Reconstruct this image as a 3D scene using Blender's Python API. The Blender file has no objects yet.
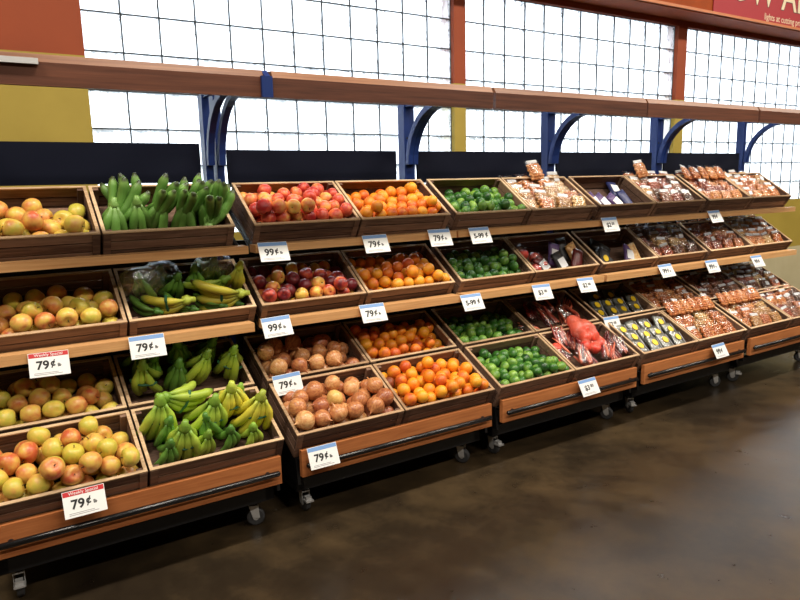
import bpy, bmesh, math, random
import numpy as np
from mathutils import Matrix, Vector, Euler

# ------------------------------------------------------------------ camera, world, lights, exposure
SC = bpy.context.scene
COL = SC.collection
cam_data = bpy.data.cameras.new('camera')
cam = bpy.data.objects.new('camera', cam_data)
COL.objects.link(cam)
cam_data.sensor_width = 36.0
cam_data.lens = 663.88 * 36.0 / 800.0
cam_data.clip_start = 0.05
cam.matrix_world = (Matrix.Translation((-0.5743, -3.9971, 1.5820)) @ Matrix.Rotation(math.radians(-32.0891), 4, 'Z')
                    @ Matrix.Rotation(math.radians(80.0906), 4, 'X') @ Matrix.Rotation(math.radians(-1.3570), 4, 'Z'))
SC.camera = cam

world = bpy.data.worlds.new('overcast_sky')
SC.world = world
world.use_nodes = True
bg = world.node_tree.nodes['Background']
bg.inputs[0].default_value = (0.86, 0.93, 1.0, 1)
bg.inputs[1].default_value = 5.0

LAMP_WATTS = 92.0
SC.view_settings.view_transform = 'Standard'
SC.view_settings.look = 'None'
SC.view_settings.exposure = 0.0
SC.view_settings.gamma = 1.0
SC.view_settings.use_curve_mapping = False
SC.cycles.use_denoising = True
SC.cycles.max_bounces = 8
SC.cycles.diffuse_bounces = 4
SC.cycles.transparent_max_bounces = 16
SC.cycles.sample_clamp_indirect = 6.0
SC.cycles.caustics_reflective = False
SC.cycles.caustics_refractive = False

RND = random.Random(11)
NPR = np.random.RandomState(5)
PI = math.pi

# ------------------------------------------------------------------ materials
MATS = {}


def srgb(c):
    return tuple(((v / 255.0) / 12.92 if v / 255.0 <= 0.04045 else ((v / 255.0 + 0.055) / 1.055) ** 2.4) for v in c) + (1.0,)


class NT:
    def __init__(self, name):
        self.m = bpy.data.materials.new(name)
        self.m.use_nodes = True
        self.t = self.m.node_tree
        self.p = self.t.nodes['Principled BSDF']
        self.out = self.t.nodes['Material Output']
        MATS[name] = self.m

    def n(self, typ, **kw):
        nd = self.t.nodes.new(typ)
        for k, v in kw.items():
            if k.startswith('i_'):
                key = k[2:]
                nd.inputs[int(key) if key.isdigit() else key.replace('_', ' ')].default_value = v
            else:
                setattr(nd, k, v)
        return nd

    def l(self, a, b):
        self.t.links.new(a, b)

    def ramp(self, fac, stops):
        r = self.n('ShaderNodeValToRGB')
        e = r.color_ramp.elements
        while len(e) < len(stops):
            e.new(0.5)
        for el, (pos, c) in zip(e, stops):
            el.position = pos
            el.color = srgb(c)
        self.l(fac, r.inputs[0])
        return r

    def coords(self, scale=(1, 1, 1), jitter=True, kind='Object'):
        tc = self.n('ShaderNodeTexCoord')
        mp = self.n('ShaderNodeMapping')
        mp.inputs['Scale'].default_value = scale
        self.l(tc.outputs[kind], mp.inputs[0])
        if jitter:
            oi = self.n('ShaderNodeObjectInfo')
            mu = self.n('ShaderNodeMath', operation='MULTIPLY')
            mu.inputs[1].default_value = 37.0
            self.l(oi.outputs['Random'], mu.inputs[0])
            self.l(mu.outputs[0], mp.inputs['Location'])
        return mp.outputs[0]

    def noise(self, vec, scale, detail=3.0, rough=0.55):
        nz = self.n('ShaderNodeTexNoise')
        nz.inputs['Scale'].default_value = scale
        nz.inputs['Detail'].default_value = detail
        nz.inputs['Roughness'].default_value = rough
        if vec is not None:
            self.l(vec, nz.inputs['Vector'])
        return nz.outputs['Fac']

    def bump(self, h, strength=0.3, dist=0.002):
        b = self.n('ShaderNodeBump')
        b.inputs['Strength'].default_value = strength
        b.inputs['Distance'].default_value = dist
        self.l(h, b.inputs['Height'])
        self.l(b.outputs[0], self.p.inputs['Normal'])

    def rand_add(self, fac, amt, ripe=False):
        """fac + (object random - 0.5) * amt"""
        oi = self.n('ShaderNodeObjectInfo')
        src = oi.outputs['Random']
        if ripe:
            sp_ = self.n('ShaderNodeSeparateColor')
            self.l(oi.outputs['Color'], sp_.inputs[0])
            src = sp_.outputs[0]
        ma = self.n('ShaderNodeMath', operation='MULTIPLY_ADD')
        ma.inputs[1].default_value = amt
        ma.inputs[2].default_value = -amt * 0.5
        self.l(src, ma.inputs[0])
        ad = self.n('ShaderNodeMath', operation='ADD')
        self.l(ma.outputs[0], ad.inputs[0])
        self.l(fac, ad.inputs[1])
        return ad.outputs[0]


def plain(name, c, rough=0.5, metal=0.0, spec=0.5, vary=0.0):
    k = NT(name)
    k.p.inputs['Base Color'].default_value = srgb(c)
    k.p.inputs['Roughness'].default_value = rough
    k.p.inputs['Metallic'].default_value = metal
    k.p.inputs['Specular IOR Level'].default_value = spec
    if vary:
        v = k.noise(k.coords(), 9.0)
        r = k.ramp(v, [(0.3, tuple(max(0, x * (1 - vary)) for x in c)), (0.7, tuple(min(255, x * (1 + vary)) for x in c))])
        k.l(r.outputs[0], k.p.inputs['Base Color'])
    return k.m


def wood(name, c1, c2, scale=(3, 40, 40), rough=0.55, rnd=0.5, bump=0.25):
    k = NT(name)
    v = k.coords(scale)
    f = k.noise(v, 1.6, 5.0, 0.6)
    f = k.rand_add(f, rnd)
    r = k.ramp(f, [(0.28, c1), (0.75, c2)])
    k.l(r.outputs[0], k.p.inputs['Base Color'])
    k.p.inputs['Roughness'].default_value = rough
    k.p.inputs['Specular IOR Level'].default_value = 0.3
    k.bump(f, bump, 0.002)
    return k.m


wood('crate_wood', (78, 57, 47), (136, 106, 87), (4, 55, 55), 0.75)
wood('crate_rim', (170, 136, 102), (214, 184, 146), (6, 60, 60), 0.65)
wood('shelf_lip_wood', (196, 142, 90), (224, 176, 122), (2.2, 60, 60), 0.45, 0.3)
wood('board_wood', (158, 92, 52), (200, 128, 76), (2.0, 34, 34), 0.42, 0.3)
wood('valance_wood', (68, 39, 28), (104, 62, 44), (1.6, 40, 40), 0.45, 0.3)
wood('valance_trim', (104, 66, 45), (138, 94, 64), (1.6, 40, 40), 0.45, 0.3)
plain('black_steel', (14, 14, 17), 0.5)
plain('black_tube', (16, 16, 18), 0.22)
plain('navy_panel', (10, 14, 30), 0.8, spec=.15)
plain('blue_steel', (18, 42, 98), 0.45, spec=.3)
plain('chrome', (200, 200, 205), 0.25, 1.0)
plain('zinc', (205, 205, 205), 0.4, 0.4)
plain('caster_rubber', (60, 60, 62), 0.6)
plain('card_white', (238, 238, 236), 0.5)
plain('header_blue', (120, 160, 215), 0.5)
plain('header_red', (196, 34, 40), 0.5)
plain('ink', (20, 20, 22), 0.6)
plain('ink_grey', (165, 165, 168), 0.6)
plain('banner_red', (158, 18, 30), 0.6)
plain('banner_cream', (222, 206, 172), 0.6)
plain('banner_ink', (70, 12, 16), 0.6)
plain('mortar', (66, 70, 74), 0.9)
plain('ceiling_paint', (92, 88, 82), 0.9)
plain('room_paint', (118, 104, 84), 0.9)
plain('outside_ground', (92, 94, 96), 0.95)
plain('stem_brown', (70, 48, 28), 0.8)
plain('lamp_metal', (235, 235, 232), 0.4)
plain('sticker_yellow', (246, 206, 20), 0.5)
plain('label_white', (225, 226, 228), 0.45)
plain('label_blue', (38, 44, 92), 0.45)
plain('label_purple', (86, 60, 110), 0.45)
plain('tape_green', (44, 104, 72), 0.4)
plain('dark_tray', (46, 46, 48), 0.5, vary=0.3)
plain('pack_grey', (96, 98, 92), 0.4, vary=0.45)

k = NT('lamp_diffuser')
k.p.inputs['Base Color'].default_value = (1, 1, 1, 1)
k.p.inputs['Emission Color'].default_value = (1.0, 0.93, 0.82, 1)
k.p.inputs['Emission Strength'].default_value = 6.0

# wall paint: three colour zones at fixed heights, beige lowest, with a faint roller mottle
k = NT('wall_paint')
geo = k.n('ShaderNodeNewGeometry')
sep = k.n('ShaderNodeSeparateXYZ')
k.l(geo.outputs['Position'], sep.inputs[0])
nz = k.noise(geo.outputs['Position'], 3.0, 4.0)
rz = k.ramp(nz, [(0.3, (138, 56, 14)), (0.7, (148, 62, 17))])
ry = k.ramp(nz, [(0.3, (156, 134, 50)), (0.7, (168, 145, 58))])
rb = k.ramp(nz, [(0.3, (186, 174, 136)), (0.7, (196, 186, 150))])
g1 = k.n('ShaderNodeMath', operation='GREATER_THAN'); g1.inputs[1].default_value = 2.29
g2 = k.n('ShaderNodeMath', operation='GREATER_THAN'); g2.inputs[1].default_value = 0.78
k.l(sep.outputs['Z'], g1.inputs[0]); k.l(sep.outputs['Z'], g2.inputs[0])
m1 = k.n('ShaderNodeMix', data_type='RGBA'); m2 = k.n('ShaderNodeMix', data_type='RGBA')
k.l(g2.outputs[0], m1.inputs[0]); k.l(rb.outputs[0], m1.inputs[6]); k.l(ry.outputs[0], m1.inputs[7])
k.l(g1.outputs[0], m2.inputs[0]); k.l(m1.outputs[2], m2.inputs[6]); k.l(rz.outputs[0], m2.inputs[7])
k.l(m2.outputs[2], k.p.inputs['Base Color'])
k.p.inputs['Roughness'].default_value = 0.7
plain('beam_orange', (146, 64, 18), 0.7, vary=0.05, spec=.2)
plain('beam_trim', (190, 110, 58), 0.5)

# polished brown concrete
k = NT('concrete')
v = k.coords((1, 1, 1), False)
a = k.noise(v, 0.9, 6.0, 0.62)
b = k.noise(v, 7.0, 5.0, 0.65)
mx = k.n('ShaderNodeMath', operation='MULTIPLY_ADD'); mx.inputs[1].default_value = 0.35
k.l(b, mx.inputs[0]); k.l(a, mx.inputs[2])
r = k.ramp(mx.outputs[0], [(0.42, (30, 23, 17)), (0.62, (46, 37, 26)), (0.84, (76, 61, 41))])
k.l(r.outputs[0], k.p.inputs['Base Color'])
rr = k.n('ShaderNodeMapRange'); rr.inputs[3].default_value = 0.2; rr.inputs[4].default_value = 0.42
k.l(b, rr.inputs[0]); k.l(rr.outputs[0], k.p.inputs['Roughness'])
k.p.inputs['Specular IOR Level'].default_value = 0.5
k.bump(b, 0.05, 0.002)

# glass block: frosted wavy face; clear back
k = NT('glass_block_face')
t = k.t
for nd in list(t.nodes):
    if nd != k.out:
        t.nodes.remove(nd)
v = k.coords((1, 1, 0.45))
nz = k.noise(v, 22.0, 2.0, 0.5)
bp = k.n('ShaderNodeBump'); bp.inputs['Strength'].default_value = 1.0; bp.inputs['Distance'].default_value = 0.035
k.l(nz, bp.inputs['Height'])
tr = k.n('ShaderNodeBsdfTranslucent'); tr.inputs[0].default_value = (0.93, 0.97, 1.0, 1)
rf = k.n('ShaderNodeBsdfRefraction'); rf.inputs['Roughness'].default_value = 0.25; rf.inputs['IOR'].default_value = 1.3
rf.inputs[0].default_value = (0.9, 0.96, 1.0, 1)
gl = k.n('ShaderNodeBsdfGlossy'); gl.inputs['Roughness'].default_value = 0.2
k.l(bp.outputs[0], tr.inputs['Normal']); k.l(bp.outputs[0], rf.inputs['Normal']); k.l(bp.outputs[0], gl.inputs['Normal'])
m1 = k.n('ShaderNodeMixShader'); m1.inputs[0].default_value = 0.35
k.l(tr.outputs[0], m1.inputs[1]); k.l(rf.outputs[0], m1.inputs[2])
m2 = k.n('ShaderNodeMixShader')
fr = k.n('ShaderNodeFresnel'); fr.inputs['IOR'].default_value = 1.55
k.l(bp.outputs[0], fr.inputs['Normal']); k.l(fr.outputs[0], m2.inputs[0])
k.l(m1.outputs[0], m2.inputs[1]); k.l(gl.outputs[0], m2.inputs[2])
k.l(m2.outputs[0], k.out.inputs[0])


def film(name, tint, opacity):
    k = NT(name)
    for nd in list(k.t.nodes):
        if nd != k.out:
            k.t.nodes.remove(nd)
    tp = k.n('ShaderNodeBsdfTransparent'); tp.inputs[0].default_value = (0.97, 0.97, 0.97, 1)
    pr = k.n('ShaderNodeBsdfGlossy')
    pr.inputs['Color'].default_value = srgb(tint); pr.inputs['Roughness'].default_value = 0.16
    nz = k.noise(k.coords(), 40.0, 3.0)
    bp = k.n('ShaderNodeBump'); bp.inputs['Strength'].default_value = 0.8; bp.inputs['Distance'].default_value = 0.01
    k.l(nz, bp.inputs['Height']); k.l(bp.outputs[0], pr.inputs['Normal'])
    m = k.n('ShaderNodeMixShader'); m.inputs[0].default_value = opacity
    k.l(tp.outputs[0], m.inputs[1]); k.l(pr.outputs[0], m.inputs[2])
    k.l(m.outputs[0], k.out.inputs[0])
    return k.m


film('clear_film', (250, 250, 250), 0.11)
film('bag_film', (245, 248, 250), 0.16)
k = NT('clear_glass_back')
for nd in list(k.t.nodes):
    if nd != k.out:
        k.t.nodes.remove(nd)
tp = k.n('ShaderNodeBsdfTransparent')
k.l(tp.outputs[0], k.out.inputs[0])


def fruit(name, stops, nscale=9.0, rnd=0.5, rough=0.35, bumps=None, stretch=(1, 1, 1), spec=0.5, ripe=True):
    k = NT(name)
    f = k.noise(k.coords(stretch), nscale, 3.0, 0.5)
    f = k.rand_add(f, rnd, ripe)
    r = k.ramp(f, stops)
    k.l(r.outputs[0], k.p.inputs['Base Color'])
    k.p.inputs['Roughness'].default_value = rough
    k.p.inputs['Specular IOR Level'].default_value = spec
    if bumps:
        b = k.noise(k.coords((1, 1, 1)), bumps, 2.0)
        k.bump(b, 0.25, 0.002)
    return k.m


fruit('apple_yellow_skin', [(0.22, (194, 184, 70)), (0.42, (220, 190, 82)), (0.60, (220, 164, 84)), (0.84, (200, 96, 58))], 1.1, 0.48, 0.36)
fruit('apple_red_skin', [(0.2, (234, 184, 92)), (0.38, (230, 140, 80)), (0.56, (218, 88, 62)), (0.8, (172, 36, 38))], 1.1, 0.5, 0.36)
fruit('apple_mixed_skin', [(0.18, (234, 190, 84)), (0.34, (228, 140, 74)), (0.5, (190, 70, 54)), (0.72, (104, 26, 34))], 1.1, 0.8, 0.3)
fruit('orange_peel', [(0.2, (244, 170, 44)), (0.55, (238, 138, 34)), (0.85, (206, 88, 34))], 1.0, 0.6, 0.42, 20)
fruit('lime_peel', [(0.15, (26, 66, 26)), (0.5, (64, 118, 42)), (0.85, (140, 180, 74))], 1.0, 0.6, 0.33, 18)
fruit('lime_yellow_peel', [(0.2, (150, 190, 50)), (0.8, (206, 214, 66))], 1.0, 0.2, 0.33, 18)
fruit('orange_bruised_peel', [(0.2, (150, 72, 34)), (0.8, (92, 52, 36))], 1.2, 0.3, 0.5, 20)
fruit('onion_skin', [(0.2, (226, 176, 118)), (0.42, (204, 138, 86)), (0.65, (172, 104, 66)), (0.85, (150, 78, 56))], 1.6, 0.45, 0.32, None, (3.2, 3.2, 0.5))
fruit('onion_pale_skin', [(0.2, (238, 206, 130)), (0.8, (220, 172, 92))], 1.6, 0.3, 0.35, None, (3.2, 3.2, 0.5))
fruit('chili_skin', [(0.2, (92, 26, 26)), (0.5, (160, 52, 40)), (0.8, (222, 116, 84))], 20, 0.9, 0.28, ripe=False)
fruit('tomato_skin', [(0.2, (216, 50, 44)), (0.8, (236, 100, 76))], 1.0, 0.3, 0.3, ripe=False)
fruit('nut_orange', [(0.15, (150, 80, 44)), (0.42, (212, 126, 70)), (0.75, (244, 186, 120))], 55, 0.3, 0.45, ripe=False)
fruit('nut_tan', [(0.15, (150, 98, 58)), (0.42, (206, 154, 92)), (0.75, (240, 210, 150))], 55, 0.3, 0.45, ripe=False)
fruit('nut_dark', [(0.15, (60, 38, 30)), (0.45, (112, 72, 52)), (0.8, (176, 116, 82))], 55, 0.4, 0.45, ripe=False)
fruit('nut_red', [(0.15, (104, 44, 32)), (0.45, (166, 80, 52)), (0.8, (216, 130, 86))], 55, 0.4, 0.45, ripe=False)
film('pink_net', (250, 150, 140), 0.5)
k = MATS['pink_net'].node_tree
for nd in list(k.nodes):
    if nd.type == 'BSDF_TRANSPARENT':
        nd.inputs[0].default_value = (1.0, 0.62, 0.58, 1)
    if nd.type == 'MIX_SHADER':
        df = k.nodes.new('ShaderNodeBsdfPrincipled')
        df.inputs['Base Color'].default_value = srgb((236, 116, 92))
        df.inputs['Roughness'].default_value = 0.3
        k.links.new(df.outputs[0], nd.inputs[2])


def banana_mat(name, body, mid, tip):
    k = NT(name)
    at = k.n('ShaderNodeAttribute'); at.attribute_name = 'along'
    f = k.noise(k.coords((6, 6, 6)), 3.0)
    ad = k.n('ShaderNodeMath', operation='MULTIPLY_ADD'); ad.inputs[1].default_value = 0.06
    k.l(f, ad.inputs[0]); k.l(at.outputs['Fac'], ad.inputs[2])
    r = k.ramp(ad.outputs[0], [(0.04, mid), (0.28, body), (0.82, body), (0.93, mid), (0.99, tip)])
    oi = k.n('ShaderNodeObjectInfo')
    hs = k.n('ShaderNodeHueSaturation')
    mr = k.n('ShaderNodeMapRange'); mr.inputs[3].default_value = 0.75; mr.inputs[4].default_value = 1.15
    k.l(oi.outputs['Random'], mr.inputs[0]); k.l(mr.outputs[0], hs.inputs['Value'])
    k.l(r.outputs[0], hs.inputs['Color'])
    k.l(hs.outputs[0], k.p.inputs['Base Color'])
    k.p.inputs['Roughness'].default_value = 0.4


banana_mat('banana_yellow', (228, 214, 74), (190, 204, 78), (76, 70, 36))
banana_mat('banana_turning', (182, 206, 76), (132, 172, 62), (70, 74, 36))
banana_mat('banana_green', (112, 160, 66), (88, 136, 56), (56, 66, 36))
banana_mat('plantain_green', (104, 150, 66), (128, 168, 86), (64, 76, 42))

# ------------------------------------------------------------------ mesh helpers


def link(o, parent=None):
    COL.objects.link(o)
    if parent is not None:
        o.parent = parent
    return o


def mesh_from(name, verts, faces, mat, smooth=False):
    me = bpy.data.meshes.new(name)
    me.from_pydata(verts, [], faces)
    if mat:
        me.materials.append(MATS[mat])
    if smooth:
        me.polygons.foreach_set('use_smooth', [True] * len(me.polygons))
    me.update()
    return me


BOXF = [(0, 3, 2, 1), (4, 5, 6, 7), (0, 1, 5, 4), (1, 2, 6, 5), (2, 3, 7, 6), (3, 0, 4, 7)]


class MB:
    """collects shapes, builds one mesh"""

    def __init__(self):
        self.v = []
        self.f = []

    def box(self, x0, x1, y0, y1, z0, z1, M=None):
        b = len(self.v)
        c = [(x0, y0, z0), (x1, y0, z0), (x1, y1, z0), (x0, y1, z0), (x0, y0, z1), (x1, y0, z1), (x1, y1, z1), (x0, y1, z1)]
        if M is not None:
            c = [tuple(M @ Vector(p)) for p in c]
        self.v += c
        self.f += [tuple(i + b for i in q) for q in BOXF]
        return self

    def prism(self, pts, x0, x1):
        """polygon pts (y,z) counter-clockwise seen from +x, extruded along x"""
        b = len(self.v); n = len(pts)
        self.v += [(x0, y, z) for y, z in pts] + [(x1, y, z) for y, z in pts]
        for i in range(n):
            j = (i + 1) % n
            self.f.append((b + i, b + j, b + n + j, b + n + i))
        self.f.append(tuple(b + i for i in reversed(range(n))))
        self.f.append(tuple(b + n + i for i in range(n)))
        return self

    def tube(self, path, radii, seg=8, cap=True):
        b = len(self.v)
        path = [Vector(p) for p in path]
        up = Vector((0.13, 0.31, 0.94))
        for i, p in enumerate(path):
            d = (path[min(i + 1, len(path) - 1)] - path[max(i - 1, 0)]).normalized()
            if abs(d.dot(up)) > 0.95:
                up = Vector((0.9, 0.3, 0.1))
            s = d.cross(up).normalized(); u = s.cross(d).normalized()
            r = radii[i] if hasattr(radii, '__len__') else radii
            for q in range(seg):
                a = 2 * PI * q / seg
                self.v.append(tuple(p + (s * math.cos(a) + u * math.sin(a)) * r))
        for i in range(len(path) - 1):
            for q in range(seg):
                a0 = b + i * seg + q; a1 = b + i * seg + (q + 1) % seg
                self.f.append((a0, a1, a1 + seg, a0 + seg))
        if cap:
            self.f.append(tuple(b + q for q in reversed(range(seg))))
            e = b + (len(path) - 1) * seg
            self.f.append(tuple(e + q for q in range(seg)))
        return self

    def mesh(self, name, mat, smooth=False):
        return mesh_from(name, self.v, self.f, mat, smooth)

    def build(self, name, mat, parent=None, smooth=False):
        return link(bpy.data.objects.new(name, self.mesh(name, mat, smooth)), parent)


def empty(name, M=None):
    o = bpy.data.objects.new(name, None)
    o.empty_display_size = 0.05
    COL.objects.link(o)
    if M is not None:
        o.matrix_world = M
    return o


def tag(o, label, cat, group=None):
    o['label'] = label
    o['category'] = cat
    if group:
        o['group'] = group
    return o


def struct(o):
    o['kind'] = 'structure'
    return o


def inst(name, me, parent=None, M=None, loc=None):
    o = bpy.data.objects.new(name, me)
    link(o, parent)
    if M is not None:
        o.matrix_basis = M
    if loc is not None:
        o.location = loc
    return o


def lathe(name, prof, mat, seg=18):
    """prof list of (r,z) from top to bottom; closed with poles when r==0"""
    v = []; f = []
    rings = []
    for r, z in prof:
        if r <= 1e-6:
            rings.append([len(v)]); v.append((0, 0, z))
        else:
            rings.append(list(range(len(v), len(v) + seg)))
            v += [(r * math.cos(2 * PI * q / seg), r * math.sin(2 * PI * q / seg), z) for q in range(seg)]
    for A, B in zip(rings, rings[1:]):
        for q in range(seg):
            q2 = (q + 1) % seg
            if len(A) == 1:
                f.append((A[0], B[q], B[q2]))
            elif len(B) == 1:
                f.append((A[q], B[0], A[q2]))
            else:
                f.append((A[q], B[q], B[q2], A[q2]))
    return mesh_from(name, v, f, mat, True)


FONT_CACHE = {}


def text_mesh(txt, size, mat, shear=0.0, extrude=0.0004, bold=0.0):
    key = (txt, size, mat)
    if key in FONT_CACHE:
        return FONT_CACHE[key]
    cu = bpy.data.curves.new('lettering', 'FONT')
    cu.body = txt
    cu.size = size
    cu.align_x = 'CENTER'
    cu.align_y = 'CENTER'
    cu.extrude = extrude
    cu.offset = bold
    cu.shear = shear
    cu.resolution_u = 3
    ob = bpy.data.objects.new('lettering', cu)
    me = bpy.data.meshes.new_from_object(ob)
    bpy.data.objects.remove(ob)
    bpy.data.curves.remove(cu)
    me.name = 'lettering'
    me.materials.clear()
    me.materials.append(MATS[mat])
    FONT_CACHE[key] = me
    return me


# ------------------------------------------------------------------ the room
S = 0.2032                      # glass block pitch
WX = [0.0, 2.5434, 5.1116, 7.68]      # left edges of the windows along the wall
WW = 12 * S
ZT, ZB = 2.936, 2.936 - 8 * S   # window head and sill
XL, XR, YB, ZC = -4.5, 12.5, -9.0, 4.4

struct(MB().box(XL - .1, XR + .1, YB - .1, .3, -.1, 0).build('floor', 'concrete'))
struct(MB().box(XL - .1, XR + .1, YB - .1, .3, ZC, ZC + .1).build('ceiling', 'ceiling_paint'))
struct(MB().box(XL - .1, XL, YB, .2, 0, ZC).build('wall_left', 'room_paint'))
struct(MB().box(XR, XR + .1, YB, .2, 0, ZC).build('wall_right', 'room_paint'))
struct(MB().box(XL - .1, XR + .1, YB - .1, YB, 0, ZC).build('wall_front', 'room_paint'))
w = MB()
edges = [XL] + [e for x in WX for e in (x, x + WW)] + [XR]
for i in range(0, len(edges), 2):
    w.box(edges[i], edges[i + 1], 0, .2, ZB, ZT)
w.box(XL, XR, 0, .2, 0, ZB)
w.box(XL, XR, 0, .2, ZT, ZC)
struct(w.build('wall_back', 'wall_paint'))
# beam over the windows
bm_ = struct(MB().box(XL, XR, -.25, 0.0, 2.982, 3.9).build('trim_1', 'beam_orange'))
MB().box(XL, XR, -.268, -.2505, 2.990, 3.012).build('beam_edge', 'beam_trim', bm_)
struct(MB().box(XL, XR, .21, 30, -.12, -.02).build('outside_pavement', 'outside_ground'))

# glass blocks: pillowed wavy face, clear back


def glass_block_mesh():
    g = 0.0038; h = S / 2 - g; d0, d1 = -0.022, 0.06
    v = []; f = []
    n = 6
    for j in range(n + 1):
        for i in range(n + 1):
            x = -h + 2 * h * i / n; z = -h + 2 * h * j / n
            e = min(1.0, min(h - abs(x), h - abs(z)) / 0.03)
            v.append((x, d0 + 0.006 * (1 - e) ** 2, z))
    for j in range(n):
        for i in range(n):
            a = j * (n + 1) + i
            f.append((a, a + 1, a + n + 2, a + n + 1))
    nf = len(f)
    b = len(v)
    v += [(-h, d1, -h), (h, d1, -h), (h, d1, h), (-h, d1, h)]
    f.append((b, b + 3, b + 2, b + 1))
    c = [0, n, (n + 1) * (n + 1) - 1, (n + 1) * n]
    e0 = list(range(0, n + 1)); e1 = [n + k * (n + 1) for k in range(n + 1)]
    e2 = [(n + 1) * n + n - k for k in range(n + 1)]; e3 = [(n + 1) * (n - k) for k in range(n + 1)]
    f.append(tuple(reversed(e0)) + (b, b + 1)); f.append(tuple(reversed(e1)) + (b + 1, b + 2))
    f.append(tuple(reversed(e2)) + (b + 2, b + 3)); f.append(tuple(reversed(e3)) + (b + 3, b))
    me = mesh_from('glass_block', v, f, None)
    me.materials.append(MATS['glass_block_face']); me.materials.append(MATS['clear_glass_back'])
    for p in me.polygons:
        if p.index >= nf:
            p.material_index = 1
        else:
            p.use_smooth = True
    return me


GB = glass_block_mesh()
for wi, x0 in enumerate(WX):
    win = struct(empty('window_%d' % (wi + 1), Matrix.Translation((x0, 0.06, ZB))))
    mo = MB()
    for c in range(13):
        mo.box(c * S - .0040, c * S + .0040, -.0226, -.006, 0, 8 * S)
    for r in range(9):
        mo.box(0, WW, -.0226, -.006, r * S - .0040, r * S + .0040)
    mo.build('mortar_grid', 'mortar', win)
    for r in range(8):
        for c in range(12):
            inst('glass_block', GB, win, loc=((c + .5) * S, 0, (r + .5) * S))

# ceiling lamps (real fixtures, out of frame)
LAMPS = [(x, y) for y in (-2.3, -5.2) for x in (-1.9, 0.7, 3.3, 5.9, 8.5)]
hm = MB().box(-.62, .62, -.13, .13, 0, .08).mesh('lamp_housing', 'lamp_metal')
dm = MB().box(-.6, .6, -.11, .11, -.012, 0.0).mesh('lamp_diffuser', 'lamp_diffuser')
for i, (x, y) in enumerate(LAMPS):
    o = empty('ceiling_light', Matrix.Translation((x, y, ZC - .1)))
    inst('housing', hm, o, loc=(0, 0, .02))
    inst('diffuser', dm, o, loc=(0, 0, .02))
    tag(o, 'long white ceiling light, %s from the left in the row %s the shelves' % (
        ['first', 'second', 'third', 'fourth', 'fifth'][i % 5], 'nearest to' if i < 5 else 'farther from'), 'light', 'ceiling lights')
    ld = bpy.data.lights.new('lamp_glow', 'AREA')
    ld.shape = 'RECTANGLE'; ld.size = 1.2; ld.size_y = .22
    ld.energy = LAMP_WATTS * (1.0 if i < 5 else 0.7); ld.color = (1.0, 0.92, 0.80)
    lo = bpy.data.objects.new('lamp_glow', ld)
    link(lo, o); lo.location = (0, 0, -.012)

# banner on the beam
ban = empty('banner', Matrix.Translation((5.09, -.254, 3.0)))
MB().box(0, 2.6, -.006, 0, 0.0, .52).build('cloth', 'banner_red', ban)
RX90 = Matrix.Rotation(PI / 2, 4, 'X')
for txt, sz, x, z, mt, yy, bd in (('NOW AIR', .40, .80, .27, 'banner_ink', -.0066, .010), ('NOW AIR', .40, .80, .27, 'banner_cream', -.0072, .003),
                                  ('lights at cutting price', .085, 1.16, .055, 'banner_cream', -.0068, 0)):
    me = text_mesh(txt, sz, mt, bold=bd) if bd != .010 else text_mesh(txt, sz + 1e-5, mt, bold=bd)
    inst('lettering', me, ban, Matrix.Translation((x, yy, z)) @ RX90)
tag(ban, 'red banner with cream lettering on the orange beam above the windows', 'banner')

# ------------------------------------------------------------------ display units
H, D, CW = 0.145, 0.36, 0.578
LV = {'T': dict(F=(-.916, 1.406), t=33.9), 'M': dict(F=(-.954, 1.018), t=34.4),
      'R': dict(F=(-.962, .640), t=27.2), 'B': dict(F=(-1.304, .464), t=27.2)}
for q in LV.values():
    q['t'] = math.radians(q['t'])
    q['P'] = (q['F'][0] + H * math.sin(q['t']), q['F'][1] - H * math.cos(q['t']))
BX = [-.105, 1.13, 2.343, 3.553, 4.77]
SHIFT = {('T', 0): -.03, ('M', 0): .037, ('R', 0): .0, ('B', 0): .002}


def bracket_mesh():
    m = MB()
    n = 9
    c = (-.83, 1.70); R0 = .36; w_ = .034
    pts_o = []; pts_i = []
    for i in range(n + 1):
        a = PI / 2 * i / n
        pts_o.append((c[0] + R0 * math.cos(a), c[1] + .355 * math.sin(a)))
        pts_i.append((c[0] + (R0 - w_) * math.cos(a), c[1] + (.355 - w_) * math.sin(a)))
    for i in range(n):
        m.prism([pts_i[i], pts_o[i], pts_o[i + 1], pts_i[i + 1]], -.017, .017)
    return m.mesh('curved_bracket', 'blue_steel')


up_me = MB().box(-.019, .019, -.035, .035, .10, 2.06).mesh('upright', 'blue_steel')
br_me = bracket_mesh()
arm_me = MB().box(-.012, .012, -1.21, -.40, 2.045, 2.066).mesh('canopy_arm', 'blue_steel')
val_me = MB().box(-.598, .598, -1.272, -1.25, 1.952, 2.032).mesh('valance_board', 'valance_wood')
trim_me = MB().prism([(-1.272, 2.0325), (-1.2, 2.0325), (-1.2, 2.062), (-1.254, 2.062)], -.598, .598).mesh('valance_trim', 'valance_trim')
panel_me = MB().box(-.553, .505, -.47, -.455, 1.585, 1.782).mesh('back_panel', 'navy_panel')
panel2_me = MB().box(-.57, .57, -.47, -.455, .20, 1.30).mesh('back_panel', 'black_steel')
lipT_me = MB().box(-.6, .6, -.948, -.866, 1.272, 1.309).mesh('shelf_lip', 'shelf_lip_wood')
lipM_me = MB().box(-.592, .592, -.990, -.908, .902, .944).mesh('shelf_lip', 'shelf_lip_wood')
board_me = MB().box(-.567, .567, -1.298, -1.272, .252, .381).mesh('front_board', 'board_wood')
tube_me = MB().tube([(-.552, -1.318, .312), (-.545, -1.318, .312), (.545, -1.318, .312), (.552, -1.318, .312)], [.006, .013, .013, .006], 10).mesh('bumper_tube', 'black_tube', True)
cap_me = MB().tube([(0, -1.298, .312), (0, -1.308, .312)], .012, 10).mesh('tube_mount', 'black_steel')


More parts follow.
